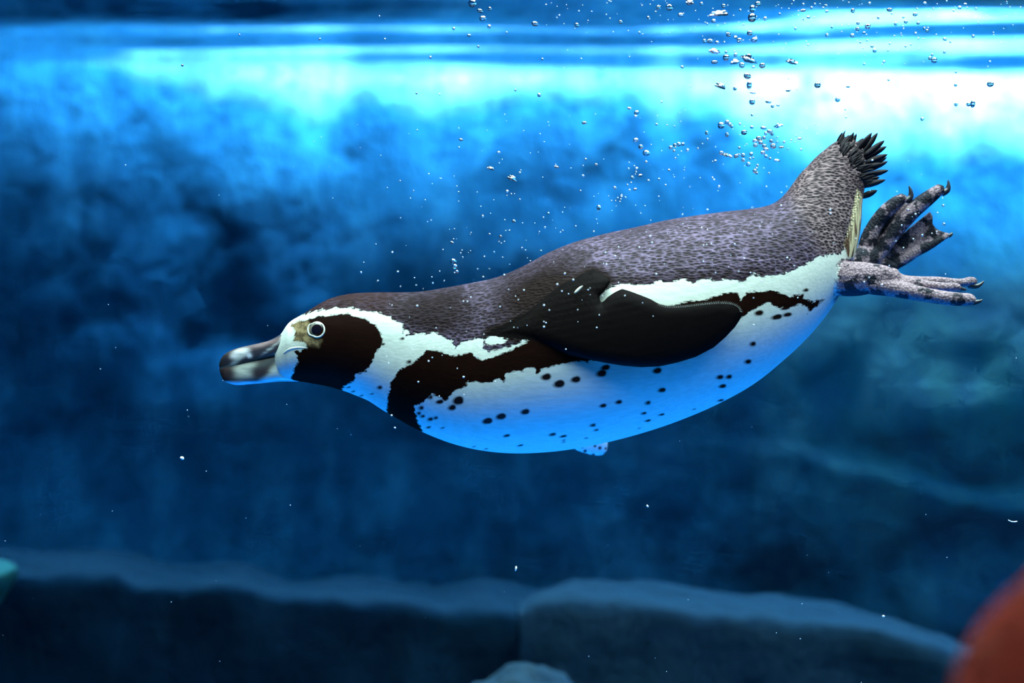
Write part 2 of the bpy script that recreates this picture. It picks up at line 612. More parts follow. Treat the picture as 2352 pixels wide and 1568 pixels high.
def smooth(a, b, x):
    t = np.clip((x - a) / (b - a), 0, 1)
    return t * t * (3 - 2 * t)


def blob(P, x, y, rx, ry, ang=0, s=0.35):
    a = math.radians(ang)
    dx, dy = P[:, 0] - x, P[:, 1] - y
    u, v = (dx * math.cos(a) + dy * math.sin(a)) / rx, (-dx * math.sin(a) + dy * math.cos(a)) / ry
    return 1 - smooth(1 - s, 1 + s, np.sqrt(u * u + v * v))


def flip_y(Q):
    y = flank_y(Q)
    u = np.clip((Q[:, 0] - 1180) / 480, 0, 1)          # 0 at the shoulder, 1 at the tip
    return y + 0.007 * (1 - smooth(0.0, 0.35, u)) - 0.001 - 0.014 * smooth(0.1, 0.8, u)


def flip_t(Q, d):
    u = np.clip((Q[:, 0] - 1120) / 580, 0, 1)
    T = 0.0075 - 0.0040 * u
    e = np.clip(d / (34 - 8 * u), 0, 1)
    return 0.0010 + T * np.sqrt(1 - (1 - e) ** 2)


FV, FF = slab_from_poly(FLIP, flip_y, flip_t)

# far flipper, hanging a little lower so its pale tip shows beneath the belly
def far_flipper():
    V = FV.copy()
    V[:, 1] = -V[:, 1]
    piv = L(1235, 770); piv[1] = 0.072
    V = V - piv
    V = V @ np.array(Matrix.Rotation(math.radians(FAR_A), 3, 'Y')).T        # swung down
    ax = Vector((math.sin(math.radians(FAR_A)), 0, math.cos(math.radians(FAR_A))))
    V = V @ np.array(Matrix.Rotation(math.radians(FAR_B), 3, ax)).T         # and held away from the body
    return V + piv, [tuple(reversed(f)) for f in FF]


FAR_A, FAR_B = 68.0, 31.5
RV, RF = far_flipper()


# ---- feet
def tube(P, r, y=None, flat=1.0, na=14, rs=None):
    """closed tube through local points P (n x 3) with radii r; flat scales the depth axis"""
    n = max(12, len(P) * 7)
    Q = catmull(P, n)
    rr = catmull(np.asarray(r, float)[:, None], n)[:, 0]
    V = []
    for i in range(n):
        tg = Q[min(i + 1, n - 1)] - Q[max(i - 1, 0)]
        tg /= np.linalg.norm(tg)
        a = np.cross(tg, [0, 1, 0]); a /= np.linalg.norm(a)
        b = np.cross(a, tg)
        for k in range(na):
            th = 2 * math.pi * k / na
            V.append(Q[i] + rr[i] * (a * math.cos(th) + b * flat * math.sin(th)))
    F = grid_faces(n, na, True)
    # rounded caps
    V.append(Q[0] - (Q[1] - Q[0]) / np.linalg.norm(Q[1] - Q[0]) * rr[0] * 0.7)
    V.append(Q[-1] + (Q[-1] - Q[-2]) / np.linalg.norm(Q[-1] - Q[-2]) * rr[-1] * 0.7)
    for k in range(na):
        F.append((len(V) - 2, (k + 1) % na, k))
        F.append((len(V) - 1, (n - 1) * na + k, (n - 1) * na + (k + 1) % na))
    return np.array(V), F


pieces = [(TV, TF), (FV, FF), (RV, RF)]


def limb(pts, radii_px, ys, flat=1.0):
    P = np.array([L(p[0], p[1], y) for p, y in zip(pts, ys)])
    pieces.append(tube(P, [q * K for q in radii_px], flat=flat))


YN = -0.040                                             # near foot depth
limb([(1900, 638), (1930, 640), (1970, 640), (2020, 638), (2060, 640)], [28, 38, 39, 31, 22], [-0.012, -0.024, YN + 0.006, YN, YN], 0.8)   # shank
# near foot toes: outer (lower), inner (upper), middle, hind knuckle
limb(R5([(800, 900), (1100, 960), (1450, 1030), (1750, 1075), (1960, 1085), (2020, 1080)]), [24, 19, 16.5, 15.5, 14, 10], [YN, YN - 0.006, YN - 0.010, YN - 0.012, YN - 0.012, YN - 0.012])
limb(R5([(820, 800), (1000, 820), (1150, 860), (1300, 870), (1600, 868), (1850, 885), (1980, 868), (2040, 862)]), [23, 22, 15.5, 13, 11, 9.5, 11, 8], [YN + 0.006, YN + 0.006, YN + 0.01, YN + 0.014, YN + 0.016, YN + 0.016, YN + 0.016, YN + 0.016])
limb(R5([(950, 850), (1200, 890), (1430, 915), (1650, 935), (1800, 935), (1850, 955)]), [18, 16, 12, 10.5, 10, 7], [YN, YN, YN, YN + 0.002, YN + 0.002, YN + 0.002])
limb(R5([(900, 760), (960, 740), (1010, 780), (1050, 850)]), [10, 11, 10, 8], [YN - 0.004, YN - 0.004, YN - 0.006, YN - 0.006])

YF = 0.045                                              # far foot depth
limb([(1930, 610), (1975, 600), (2005, 585)], [30, 32, 27], [0.02, YF - 0.01, YF], 0.8)
limb(R8([(150, 1280), (220, 1000), (330, 760), (480, 570), (640, 430), (760, 350)]), [19, 20, 18, 18, 16, 12], [YF - 0.003] * 6, 0.8)
limb(R8([(300, 1320), (480, 1040), (680, 780), (900, 540), (1120, 360), (1320, 210)]), [17, 19, 20, 20, 18, 13], [YF] * 6, 0.8)
limb(R8([(600, 1400), (760, 1290), (960, 1160), (1150, 1070), (1320, 980), (1450, 910)]), [9, 12, 12, 10, 6, 4.5], [YF + 0.006] * 6, 0.7)
limb(R8([(250, 1330), (450, 1340), (640, 1400)]), [22, 14, 8], [YF] * 3, 0.6)
pieces.append(slab_from_poly(R8([(330, 1330), (560, 1060), (850, 800), (1150, 560), (1195, 640), (1185, 740), (1240, 815), (1340, 862), (1420, 880), (1440, 905), (1200, 1060), (900, 1200), (640, 1400), (480, 1380)]),
                             lambda Q: np.full(len(Q), YF + 0.008), lambda Q, d: np.full(len(Q), 0.0014), 3.0))
pieces.append(slab_from_poly(R8([(180, 1200), (300, 800), (600, 480), (800, 420), (890, 560), (650, 900), (350, 1300)]),
                             lambda Q: np.full(len(Q), YF + 0.006), lambda Q, d: np.full(len(Q), 0.0018), 3.0))


def build_body():
    V, F, off = [], [], 0
    for v, f in pieces:
        V.append(v)
        F += [tuple(i + off for i in q) for q in f]
        off += len(v)
    V = np.concatenate(V)
    o = mesh_obj('body_raw', V, F)
    bm = bmesh.new(); bm.from_mesh(o.data)
    bmesh.ops.recalc_face_normals(bm, faces=bm.faces)
    bm.to_mesh(o.data); bm.free()
    md = o.modifiers.new('r', 'REMESH')
    md.mode = 'VOXEL'; md.voxel_size = 0.0010; md.use_smooth_shade = True
    m2 = o.modifiers.new('s', 'SMOOTH'); m2.factor = 0.5; m2.iterations = 3
    dg = bpy.context.evaluated_depsgraph_get()
    me = bpy.data.meshes.new_from_object(o.evaluated_get(dg))
    bpy.data.objects.remove(o)
    me.name = 'body'
    b = bpy.data.objects.new('body', me)
    C.objects.link(b)
    b.parent = root
    return b


body = build_body()
me = body.data
nv = len(me.vertices)
co = np.empty(nv * 3, np.float32); me.vertices.foreach_get('co', co)
co = co.reshape(-1, 3).astype(float)
far = co[:, 1] > 0
mir = co.copy(); mir[far, 1] *= -1                     # markings are the same on both sides
PX = proj(mir)

# dark markings
MASK = R1([(925, 600), (1000, 552), (1100, 535), (1200, 502), (1330, 492), (1450, 478), (1550, 470), (1650, 500), (1745, 520), (1800, 580), (1860, 610), (1900, 680), (1925, 740), (1900, 800),
           (1860, 880), (1830, 950), (1790, 1020), (1740, 1090), (1640, 1130), (1620, 1190), (1530, 1240), (1480, 1290), (1470, 1420), (1000, 1420), (930, 1190), (960, 1110), (970, 1040), (1010, 1000),
           (990, 930), (960, 885), (1000, 868), (1040, 890), (1050, 855), (1120, 850), (1100, 810), (1050, 765), (960, 770), (985, 690), (980, 640)])
CHEST = R2([(140, 1590), (150, 1500), (160, 1380), (190, 1240), (240, 1170), (290, 1110), (380, 1080), (440, 1030), (510, 950), (560, 960), (650, 970), (720, 1005), (820, 1005), (900, 970), (940, 1010), (1010, 1045),
            (1100, 1015), (1200, 985), (1300, 940), (1450, 862), (1700, 880), (1990, 1030), (1960, 1070), (1900, 1050), (1790, 1070), (1720, 1080), (1600, 1110), (1540, 1130), (1500, 1175), (1480, 1110), (1380, 1120), (1390, 1145),
            (1300, 1150), (1220, 1170), (1200, 1240), (1160, 1210), (1100, 1240), (1000, 1260), (960, 1240), (880, 1240), (860, 1280), (790, 1310), (750, 1340), (700, 1400), (660, 1400), (560, 1350), (500, 1400), (470, 1430),
            (400, 1450), (410, 1520), (430, 1600), (470, 1680), (460, 1740), (300, 1740), (160, 1640)])
STRIPE = R3([(1500, 520), (1690, 488), (1800, 470), (1900, 462), (2000, 420), (2100, 405), (2160, 415), (2172, 470), (2225, 400), (2300, 395)]) + \
         R9([(60, 45), (130, 50), (200, 48), (250, 60), (300, 80), (350, 72), (385, 62), (380, 95), (430, 110), (505, 96), (440, 160), (395, 185), (415, 150), (350, 125), (300, 152), (215, 142), (180, 118), (130, 130), (70, 160), (30, 190), (0, 210)]) + \
         R3([(2100, 640), (1900, 700), (1500, 600)])
BACK = [(640, 640), (690, 690)] + R1([(1060, 478), (1100, 478), (1200, 440), (1330, 412), (1500, 402), (1600, 406), (1700, 440), (1800, 440), (1900, 462), (1990, 490), (2030, 530), (2120, 570), (2150, 605), (2138, 680), (2170, 700), (2300, 690)]) + \
       R2([(300, 770), (310, 815), (400, 790), (430, 815), (520, 800), (600, 792), (650, 830), (690, 860), (750, 868), (765, 935), (830, 890), (940, 845), (1030, 850), (1100, 820), (1160, 832), (1240, 856), (1180, 900), (1080, 915), (1030, 880), (1020, 930), (1080, 962), (1200, 940), (1300, 900), (1440, 850), (1700, 760)]) + \
       R3([(700, 640), (1000, 430), (1095, 345), (1130, 350), (1250, 335), (1330, 330), (1400, 342), (1500, 300), (1560, 327), (1620, 316), (1700, 290), (1780, 322), (1900, 280), (1980, 302), (2050, 292), (2200, 312), (2290, 240), (2352, 262)]) + \
       R7([(1180, 1205), (1320, 1232), (1450, 1212), (1600, 1180), (1750, 1120), (1850, 1065), (1960, 1000), (2100, 965), (2250, 955)]) + \
       [(1946, 562), (1962, 500), (1972, 462), (1992, 452), (2040, 380), (2000, 280), (1700, 300), (1000, 500)]

spots = [(x, y, r, e) for (x, y), (r, e) in zip(
    R6([(690, 400), (640, 455), (545, 410), (470, 377), (400, 457), (410, 522), (470, 545), (510, 535), (455, 608), (565, 612), (915, 558), (1020, 523), (1205, 487), (1368, 218), (1470, 272), (1595, 238), (1795, 190), (1825, 145),
        (2225, 170), (2260, 320), (1925, 413), (1805, 440), (2150, 418), (2118, 498), (2150, 555), (2255, 510), (1060, 672), (1165, 747), (1415, 662), (1498, 676), (1498, 706), (1498, 721), (1725, 590), (1750, 628), (1672, 690), (2080, 615),
        (900, 773), (805, 757), (80, 300), (305, 103), (18, 350), (380, 500), (590, 385)]) +
    R3([(2283, 830), (2243, 977), (2010, 1105), (2085, 1103), (2033, 1180), (2015, 1298), (1792, 1372), (1525, 1415)]) +
    R9([(120, 178), (228, 202), (290, 188), (398, 42), (275, 150)]) +
    R1([(2140, 740), (2215, 990), (1900, 1268), (1930, 800), (1610, 1310), (1700, 1355), (1560, 1265)]),
    [(11, 1), (8, 1), (8, .7), (5, 1), (5.5, 1), (5, .8), (6, .8), (5, .8), (5, .6), (4, .5), (10, .8), (10, .8), (9, .8), (10, .9), (11, .9), (9.5, .9), (10, .9), (9, .8),
     (9, .9), (7.5, .8), (7, .8), (7, .8), (6, .8), (5.5, .7), (6, .5), (6, .4), (7, .5), (6, .4), (7, .6), (7, .45), (4, .4), (4, .4), (6, .7), (5, .6), (3.5, .5), (3, .5),
     (4, .4), (3.5, .4), (5, 1), (5, 1), (3.5, .5), (5, 1), (6, .9),
     (6.5, 1), (7, .9), (7.5, .8), (6.5, .9), (7.5, .7), (6, .5), (3.5, .5), (6, .4),
     (9, .8), (11, .6), (9, .6), (6, .7), (9, .5),
     (5, .8), (5, 1), (5, 1), (5, .6), (4, .5), (4, .5), (4, .5)])]

isflip = np.zeros(nv)
farpale = np.zeros(nv)
fl = sdf(PX, FLIP)
fy = flank_y(PX[(fl > -8)])
tmp = np.zeros(nv); tmp[fl > -8] = mir[fl > -8, 1] - fy
isflip[(fl > -8) & (tmp < -0.004)] = 1.0
isflip[(fl > 0) & (PX[:, 0] < 1370)] = 1.0
# the far flipper: black outside, pale and spotted inside
KR = KDTree(len(RV))
for i_, q_ in enumerate(RV): KR.insert(q_, i_)
KR.balance()
for i_ in np.where(co[:, 1] > 0.03)[0]:
    c_, k_, d_ = KR.find(co[i_])
    if d_ < 0.0025 and -co[i_, 1] < -0.06:
        if k_ < len(RV) // 2: isflip[i_] = 1.0
        else: farpale[i_] = 1.0
sd_dark = np.maximum(np.maximum(sdf(PX, MASK, 40), sdf(PX, CHEST, 40)), sdf(PX, STRIPE, 40))
sd_spot = np.full(nv, -40.0)
for (x, y, r, e) in spots:
    a = math.radians(-12)
    dx, dy = PX[:, 0] - x, PX[:, 1] - y
    u, v = dx * math.cos(a) + dy * math.sin(a), (-dx * math.sin(a) + dy * math.cos(a)) / max(e, .35)
    u = np.where(u < 0, u * 0.58, u)
    sd_spot = np.maximum(sd_spot, np.clip(r * 0.92 - np.sqrt(u * u + v * v), -40, 40))
sd_back = sdf(PX, BACK, 40)
px, py = PX[:, 0], PX[:, 1]


# feet are bare skin
apx = proj(co)
skin = smooth(1896, 1950, apx[:, 0] + 0.10 * (apx[:, 1] - 640)) * (smooth(582, 604, apx[:, 1]) * (co[:, 1] < 0.0) + (co[:, 1] >= 0.0) * smooth(1980, 1992, apx[:, 0] + 0.3 * (apx[:, 1] - 500)))
skin = np.where((apx[:, 1] < 420) & (apx[:, 0] < 2040), 0, skin)
vent = np.clip(np.maximum(sdf(PX, R4([(960, 545), (925, 700), (905, 820), (850, 1000), (880, 1110), (930, 1125), (1020, 900), (1020, 740), (1010, 640)]), 30) / 9 + 0.5, 0), 0, 1) * (1 - skin)
tail = smooth(0, 60, (px - 1790) - 0.55 * (py - 470))
crown = smooth(1010, 880, px + 0.6 * (py - 670)) * (py < 790)
lore = np.clip(sdf(PX, R1([(940, 600), (1020, 560), (1110, 560), (1150, 620), (1120, 700), (1260, 760), (1230, 830), (1080, 800), (960, 770), (990, 690)]), 20) / 10 + 0.5, 0, 1)


shoulder = np.maximum(np.clip(blob(PX, 1240, 670, 125, 62, -25, 0.6), 0, 1), 0.9 * blob(PX, 1000, 715, 105, 60, -10, 0.6))
shoulder = np.maximum(shoulder, smooth(-30, 0, fl) * (px < 1420))
shoulder = np.maximum(shoulder, 0.7 * smooth(34, 6, sd_back) * (px > 1380) * (px < 1780))
legdark = smooth(2030, 1950, apx[:, 0]) * smooth(615, 650, apx[:, 1]) * (co[:, 1] < 0) + 0.9 * smooth(-14, 2, apx[:, 1] - (672 + (apx[:, 0] - 1960) * 0.085)) * (co[:, 1] < 0) * (apx[:, 0] > 1940)


def put(name, arr):
    a = me.attributes.new(name, 'FLOAT', 'POINT')
    a.data.foreach_set('value', np.ascontiguousarray(arr, np.float32))


put('sd_dark', sd_dark)
put('sd_back', sd_back)
put('sd_spot', sd_spot)
put('shoulder', shoulder)
put('legdark', legdark)
put('flip', isflip)
put('farpale', farpale)
put('skin', skin)
put('farside', (co[:, 1] > 0).astype(float))
put('vent', vent)
put('tail', tail)
put('crown', crown)
put('lore', lore)


def plumage():
    t = NT('plumage')
    at_ = lambda n: t.n('Attribute', attribute_name=n).outputs['Fac']
    o = t.coord()
    th = math.radians(12)
    # small feathers: stretched cells lying along the body
    vb = t.coord((190, 420, 440), (0, th, 0))
    vt = t.coord((185, 470, 490), (0, math.radians(52), 0))
    wob = t.n('TexNoise', {'Vector': o, 'Scale': 60.0, 'Detail': 2.0})

    def cells(v):
        vv = t.n('VectorMath', {0: v, 1: wob.outputs['Color']}, operation='ADD').outputs[0]
        c = t.n('TexVoronoi', {'Vector': vv, 'Scale': 1.0, 'Randomness': 0.85})
        return c.outputs['Distance'], c.outputs['Color']
    d1, c1 = cells(vb)
    d2, c2 = cells(vt)
    tl = at_('tail')
    dist = t.n('Mix', {0: tl, 2: d1, 3: d2}).outputs[0]
    cc = t.mix(tl, c1, c2)
    cr = t.n('SeparateColor', {0: cc})
    big = t.noise(o, 22, 4, 0.6)
    # back: dark centres, lilac-grey margins
    fe = t.ramp(dist, [(0.30, 0.0), (0.72, 1.0)])
    fe = t.math('MULTIPLY', fe, t.math('MULTIPLY_ADD', cr.outputs[0], 0.7, 0.45))
    fe = t.math('MULTIPLY', fe, t.ramp(big, [(0.30, 0.25), (0.60, 1.0)]))
    light = t.mix(tl, (0.155, 0.110, 0.185), (0.24, 0.165, 0.175))
    dark = t.mix(cr.outputs[1], (0.010, 0.006, 0.008), (0.030, 0.018, 0.024))
    back = t.mix(fe, dark, light)
    back = t.mix(t.math('MULTIPLY', at_('crown'), 0.8), back, t.mix(t.noise(o, 160, 2), (0.010, 0.0045, 0.004), (0.044, 0.022, 0.018)))
    back = t.mix(at_('shoulder'), back, t.mix(t.noise(t.coord((70, 260, 260), (0, math.radians(-15), 0)), 1.0, 4), (0.003, 0.002, 0.002), (0.022, 0.013, 0.012)))
    # white feathers, faint streaks
    stv = t.coord((30, 200, 200), (0, th, 0))
    st = t.noise(stv, 2.0, 3)
    white = t.mix(t.ramp(st, [(0.35, 0.0), (0.65, 1.0)]), (0.56, 0.60, 0.53), (0.66, 0.69, 0.62))
    # edges of the markings break up along the feathers
    en = t.math('SUBTRACT', t.noise(t.coord((55, 180, 180), (0, th, 0)), 1.6, 3, 0.6), 0.5)
    en2 = t.math('SUBTRACT', t.noise(o, 260, 3, 0.6), 0.5)
    jag = t.math('ADD', t.math('MULTIPLY', en, 16.0), t.math('MULTIPLY', en2, 9.0))
    kb = t.math('MULTIPLY_ADD', t.math('ADD', at_('sd_back'), jag), 0.45, 0.5, clamp=True)
    kd = t.math('MULTIPLY_ADD', t.math('ADD', at_('sd_dark'), t.math('MULTIPLY', jag, 0.8)), 0.38, 0.5, clamp=True)
    blk = t.mix(t.noise(t.coord((80, 300, 300), (0, th, 0)), 1.0, 3), (0.004, 0.0012, 0.0007), (0.014, 0.0048, 0.0030))
    col = t.mix(kb, white, back)
    # ragged dark flecks among the feathers near the vent and the pale vent itself
    vn = t.noise(t.coord((260, 260, 45), (0, math.radians(-12), 0)), 1.0, 3)
    ventc = t.mix(t.ramp(vn, [(0.44, 0.0), (0.60, 1.0)]), (0.66, 0.56, 0.34), (0.10, 0.05, 0.03))
    col = t.mix(t.math('MULTIPLY_ADD', t.math('ADD', at_('vent'), t.math('MULTIPLY', en2, 0.8)), 2.5, -0.75, clamp=True), col, ventc)
    col = t.mix(kd, col, blk)
    ks = t.math('MULTIPLY_ADD', t.math('ADD', at_('sd_spot'), t.math('MULTIPLY', jag, 0.18)), 0.20, 0.42, clamp=True)
    col = t.mix(ks, col, blk)
    ln = t.noise(o, 190, 3)
    col = t.mix(t.math('MULTIPLY', at_('lore'), t.ramp(ln, [(0.36, 0.25), (0.6, 1.0)])), col, (0.30, 0.22, 0.11))
    # flippers: 1 = black upper side, 0.5 = pale spotted underside
    fp = at_('flip')
    fpblack = t.math('GREATER_THAN', fp, 0.4)
    fppale = t.math('GREATER_THAN', at_('farpale'), 0.5)
    sp = t.n('TexVoronoi', {'Vector': o, 'Scale': 150.0, 'Randomness': 1.0}).outputs['Distance']
    pale = t.mix(t.ramp(sp, [(0.24, 1.0), (0.34, 0.0)]), (0.88, 0.86, 0.76), (0.03, 0.03, 0.03))
    col = t.mix(fppale, col, pale)
    blk2 = t.mix(t.noise(t.coord((90, 300, 300), (0, th, 0)), 1.0, 3), (0.002, 0.0015, 0.0015), (0.007, 0.005, 0.005))
    col = t.mix(fpblack, col, blk2)
    # bare scaly skin of the feet
    sk = t.math('MULTIPLY_ADD', t.math('ADD', at_('skin'), t.math('MULTIPLY', en2, 0.9)), 4.0, -1.5, clamp=True)
    sk = t.math('MULTIPLY', sk, t.math('GREATER_THAN', at_('skin'), 0.02))
    sn = t.noise(o, 75, 4, 0.6)
    thr = t.math('SUBTRACT', t.math('MULTIPLY_ADD', at_('farside'), -0.12, 0.60), t.math('MULTIPLY', at_('legdark'), 0.12))
    mot = t.math('MULTIPLY_ADD', t.math('SUBTRACT', sn, thr), 16.0, 0.5, clamp=True)
    scl = t.n('TexVoronoi', {'Vector': o, 'Scale': 480.0}).outputs['Distance']
    skc = t.mix(t.ramp(scl, [(0.2, 0.0), (0.7, 1.0)]), (0.31, 0.21, 0.23), (0.15, 0.10, 0.12))
    skc = t.mix(mot, skc, (0.015, 0.014, 0.020))
    col = t.mix(sk, col, skc)
    hgt = t.math('MULTIPLY', dist, t.math('SUBTRACT', 1.0, t.math('MULTIPLY', sk, 1.0)))
    hgt = t.math('MULTIPLY', hgt, t.math('MULTIPLY_ADD', kb, 0.9, 0.08))
    hgt = t.math('MULTIPLY', hgt, t.math('SUBTRACT', 1.0, t.math('MULTIPLY', fpblack, 0.8)))
    hgt = t.math('ADD', hgt, t.math('MULTIPLY', t.math('MULTIPLY', scl, sk), -0.8))
    t.bsdf(Base_Color=col, Roughness=0.62, Specular_IOR_Level=t.math('MULTIPLY_ADD', t.math('MAXIMUM', t.math('MAXIMUM', fpblack, kd), t.math('MAXIMUM', at_('shoulder'), at_('crown'))), -0.09, 0.11), Normal=t.bump(hgt, 0.8, 0.0012))
    return t.m


me.materials.append(plumage())


# ---- bill
def vcol_mat(name, rough=0.35, attr='paint', bump=0.15):
    t = NT(name)
    a = t.n('Attribute', attribute_name=attr)
    n = t.noise(t.coord((60, 200, 260), (0, math.radians(15), 0)), 1.0, 4)
    c = t.mix(t.ramp(n, [(0.40, 0.0), (0.75, 0.5)]), a.outputs['Color'], (0.02, 0.02, 0.025))
    t.bsdf(Base_Color=c, Roughness=rough, Specular_IOR_Level=0.5, Normal=t.bump(n, bump, 0.001))
    return t.m


M_bill = vcol_mat('bill_horn')


def bill_part(name, top, bot, widths, paint):
    n, na = 60, 40
    T, B, Wd = catmull(np.array(top), n), catmull(np.array(bot), n), catmull(np.array(widths)[:, None], n)[:, 0]
    V = []
    for i in range(n):
        a, b = L(*T[i]), L(*B[i])
        c, h = (a + b) / 2, (a - b) / 2
        for k in range(na):
            th = 2 * math.pi * k / na
            cs, sn = math.cos(th), math.sin(th)
            V.append(c + h * math.copysign(abs(cs) ** 0.8, cs) + np.array([0, -Wd[i] / 1000 * math.copysign(abs(sn) ** 0.5, sn), 0]))
    F = grid_faces(n, na, True) + [tuple(reversed(range(na))), tuple(range((n - 1) * na, n * na))]
    o = mesh_obj(name, V, F, M_bill, root)
    P = np.array(V); m = P.copy(); m[m[:, 1] > 0, 1] *= -1
    col = paint(proj(m))
    a = o.data.attributes.new('paint', 'FLOAT_COLOR', 'POINT')
    a.data.foreach_set('color', np.concatenate([col, np.ones((len(col), 1))], 1).astype(np.float32).ravel())
    return o


def blend(base, w, c): return base * (1 - w[:, None]) + np.array(c)[None] * w[:, None]


def paint_upper(P):
    c = np.tile(np.array([0.050, 0.042, 0.046]), (len(P), 1))
    c = blend(c, blob(P, *R1([(640, 800)])[0], 70, 6, -15, 0.7), (0.17, 0.11, 0.11))
    c = blend(c, blob(P, *R1([(640, 960)])[0], 45, 8, -18, 0.8), (0.10, 0.10, 0.09))
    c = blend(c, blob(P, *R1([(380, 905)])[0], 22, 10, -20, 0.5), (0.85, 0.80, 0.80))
    c = blend(c, blob(P, *R1([(340, 985)])[0], 24, 5, -45, 0.8), (0.55, 0.58, 0.50))
    c = blend(c, blob(P, *R1([(240, 1055)])[0], 16, 3.5, -14, 0.7), (0.60, 0.66, 0.56))
    c = blend(c, blob(P, *R1([(720, 840)])[0], 26, 2.2, -38, 0.8), (0.50, 0.52, 0.50))
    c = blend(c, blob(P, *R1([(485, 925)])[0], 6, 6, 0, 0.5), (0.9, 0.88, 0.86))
    c = blend(c, blob(P, *R1([(200, 970)])[0], 13, 18, 10, 0.6), (0.030, 0.024, 0.022))
    c = blend(c, smooth(-6, 4, P[:, 0] - 646 + 0.15 * (P[:, 1] - 790)), (0.60, 0.63, 0.56))
    return c


def paint_lower(P):
    c = np.tile(np.array([0.045, 0.032, 0.028]), (len(P), 1))
    c = blend(c, blob(P, *R1([(450, 1090)])[0], 30, 15, -10, 0.8), (0.52, 0.54, 0.46))
    c = blend(c, smooth(-12, 14, (P[:, 0] - 622) + 0.9 * (P[:, 1] - 845)), (0.60, 0.62, 0.52))
    c = blend(c, blob(P, *R1([(600, 1100)])[0], 20, 12, -15, 0.5), (0.050, 0.030, 0.026))
    c = blend(c, blob(P, *R1([(690, 1000)])[0], 36, 7, -22, 0.7), (0.06, 0.065, 0.06))
    c = blend(c, blob(P, *R1([(230, 1120)])[0], 18, 18, 0, 0.6), (0.045, 0.026, 0.02))
    c = blend(c, smooth(873, 878, P[:, 1]), (0.7, 0.72, 0.7))
    return c


bill_part('upper_bill', [(503, 838), (508, 824), (517, 813), (540, 801), (576, 792), (619, 782), (649, 767), (680, 757)],
          [(507, 848), (511, 851), (520, 848), (545, 843), (589, 832), (622, 824), (648, 816), (685, 806)], [2, 5, 7, 9.5, 12, 15, 17.5, 14], paint_upper)
bill_part('lower_bill', [(504, 846), (510, 842), (520, 839), (545, 834), (589, 823), (622, 815), (648, 807), (685, 797)],
          [(508, 862), (514, 873), (522, 878), (544, 884), (576, 882), (610, 879), (645, 876), (690, 876)], [2, 5, 7.4, 10, 12.2, 14.5, 15.5, 12], paint_lower)

# gape: pale fleshy line from the bill to below the eye
t_ = NT('bare_skin')
t_.bsdf(Base_Color=t_.mix(t_.noise(t_.coord(), 300, 3), (0.46, 0.46, 0.40), (0.66, 0.64, 0.56)), Roughness=0.5)
M_bare = t_.m


def on_flank(pts, lift=0.0):
    q = np.array(pts, float)
    y = flank_y(q)
    return np.array([L(a[0], a[1], b - lift) for a, b in zip(q, y)])


def mirror_copy(o):
    m2 = o.data.copy()
    c = np.empty(len(m2.vertices) * 3, np.float32); m2.vertices.foreach_get('co', c)
    c = c.reshape(-1, 3); c[:, 1] *= -1; m2.vertices.foreach_set('co', c.ravel())
    m2.flip_normals()
    b = o.copy(); b.data = m2; C.objects.link(b)
    return b


v, f = tube(on_flank(R1([(860, 900), (905, 865), (960, 845), (1040, 838), (1130, 846)]), -0.0006), [0.0009, 0.0013, 0.0012, 0.0010, 0.0005])
g = mesh_obj('gape_line', v, f, M_bare, root)
mirror_copy(g)

# ---- eyes
t_ = NT('eye_glass')
ea_ = t_.n('Attribute', attribute_name='iris')
t_.bsdf(Base_Color=t_.mix(t_.ramp(ea_.outputs['Fac'], [(0.66, 0.0), (0.74, 1.0)]), (0.010, 0.004, 0.003), (0.20, 0.19, 0.15)), Roughness=0.12, Specular_IOR_Level=0.5)
M_eye = t_.m
ec = R1([(1215, 645)])[0]
ey = flank_y(np.array([ec]))[0]
cc_ = L(ec[0], ec[1], ey)


def make_eye():
    bm = bmesh.new()
    bmesh.ops.create_uvsphere(bm, u_segments=32, v_segments=20, radius=0.0072)
    for v in bm.verts: v.co = Vector(cc_) + Vector((v.co.x * 0.95, v.co.y * 0.42 + 0.0012, v.co.z))
    m = bpy.data.meshes.new('eye'); bm.to_mesh(m); bm.free()
    q = np.array([v.co for v in m.vertices]) - cc_
    ia = m.attributes.new('iris', 'FLOAT', 'POINT')
    ia.data.foreach_set('value', (np.hypot(q[:, 0], q[:, 2]) / 0.0072).astype(np.float32))
    m.polygons.foreach_set('use_smooth', [True] * len(m.polygons))
    m.materials.append(M_eye)
    e = bpy.data.objects.new('eye', m); C.objects.link(e); e.parent = root
    ring = []
    for k in range(40):
        a = 2 * math.pi * k / 40
        x, z = ec[0] + 16.6 * math.cos(a) - (4.5 if math.cos(a) < -0.7 else 0), ec[1] + 17.0 * math.sin(a)
        ring.append((x, z))
    R = on_flank(ring, 0.0002)
    V, na = [], 10
    for k in range(40):
        c = R[k]; rad = c - cc_; rad[1] = 0; rad /= np.linalg.norm(rad)
        for j in range(na):
            b = 2 * math.pi * j / na
            V.append(c + rad * 0.0009 * math.cos(b) + np.array([0, -0.0008 * math.sin(b), 0]))
    F = []
    for k in range(40):
        for j in range(na):
            F.append((k * na + j, k * na + (j + 1) % na, ((k + 1) % 40) * na + (j + 1) % na, ((k + 1) % 40) * na + j))
    r = mesh_obj('eyelid_ring', V, F, M_bare, e)
    return e, r


e1, r1 = make_eye()
e2 = mirror_copy(e1); r2 = mirror_copy(r1); r2.parent = e2

# ---- tail feathers: stiff dark blades
t_ = NT('tail_quill')
t_.bsdf(Base_Color=t_.mix(t_.noise(t_.coord((200, 200, 60)), 1.0, 3), (0.004, 0.004, 0.006), (0.018, 0.013, 0.018)), Roughness=0.6, Specular_IOR_Level=0.15)
M_tail = t_.m


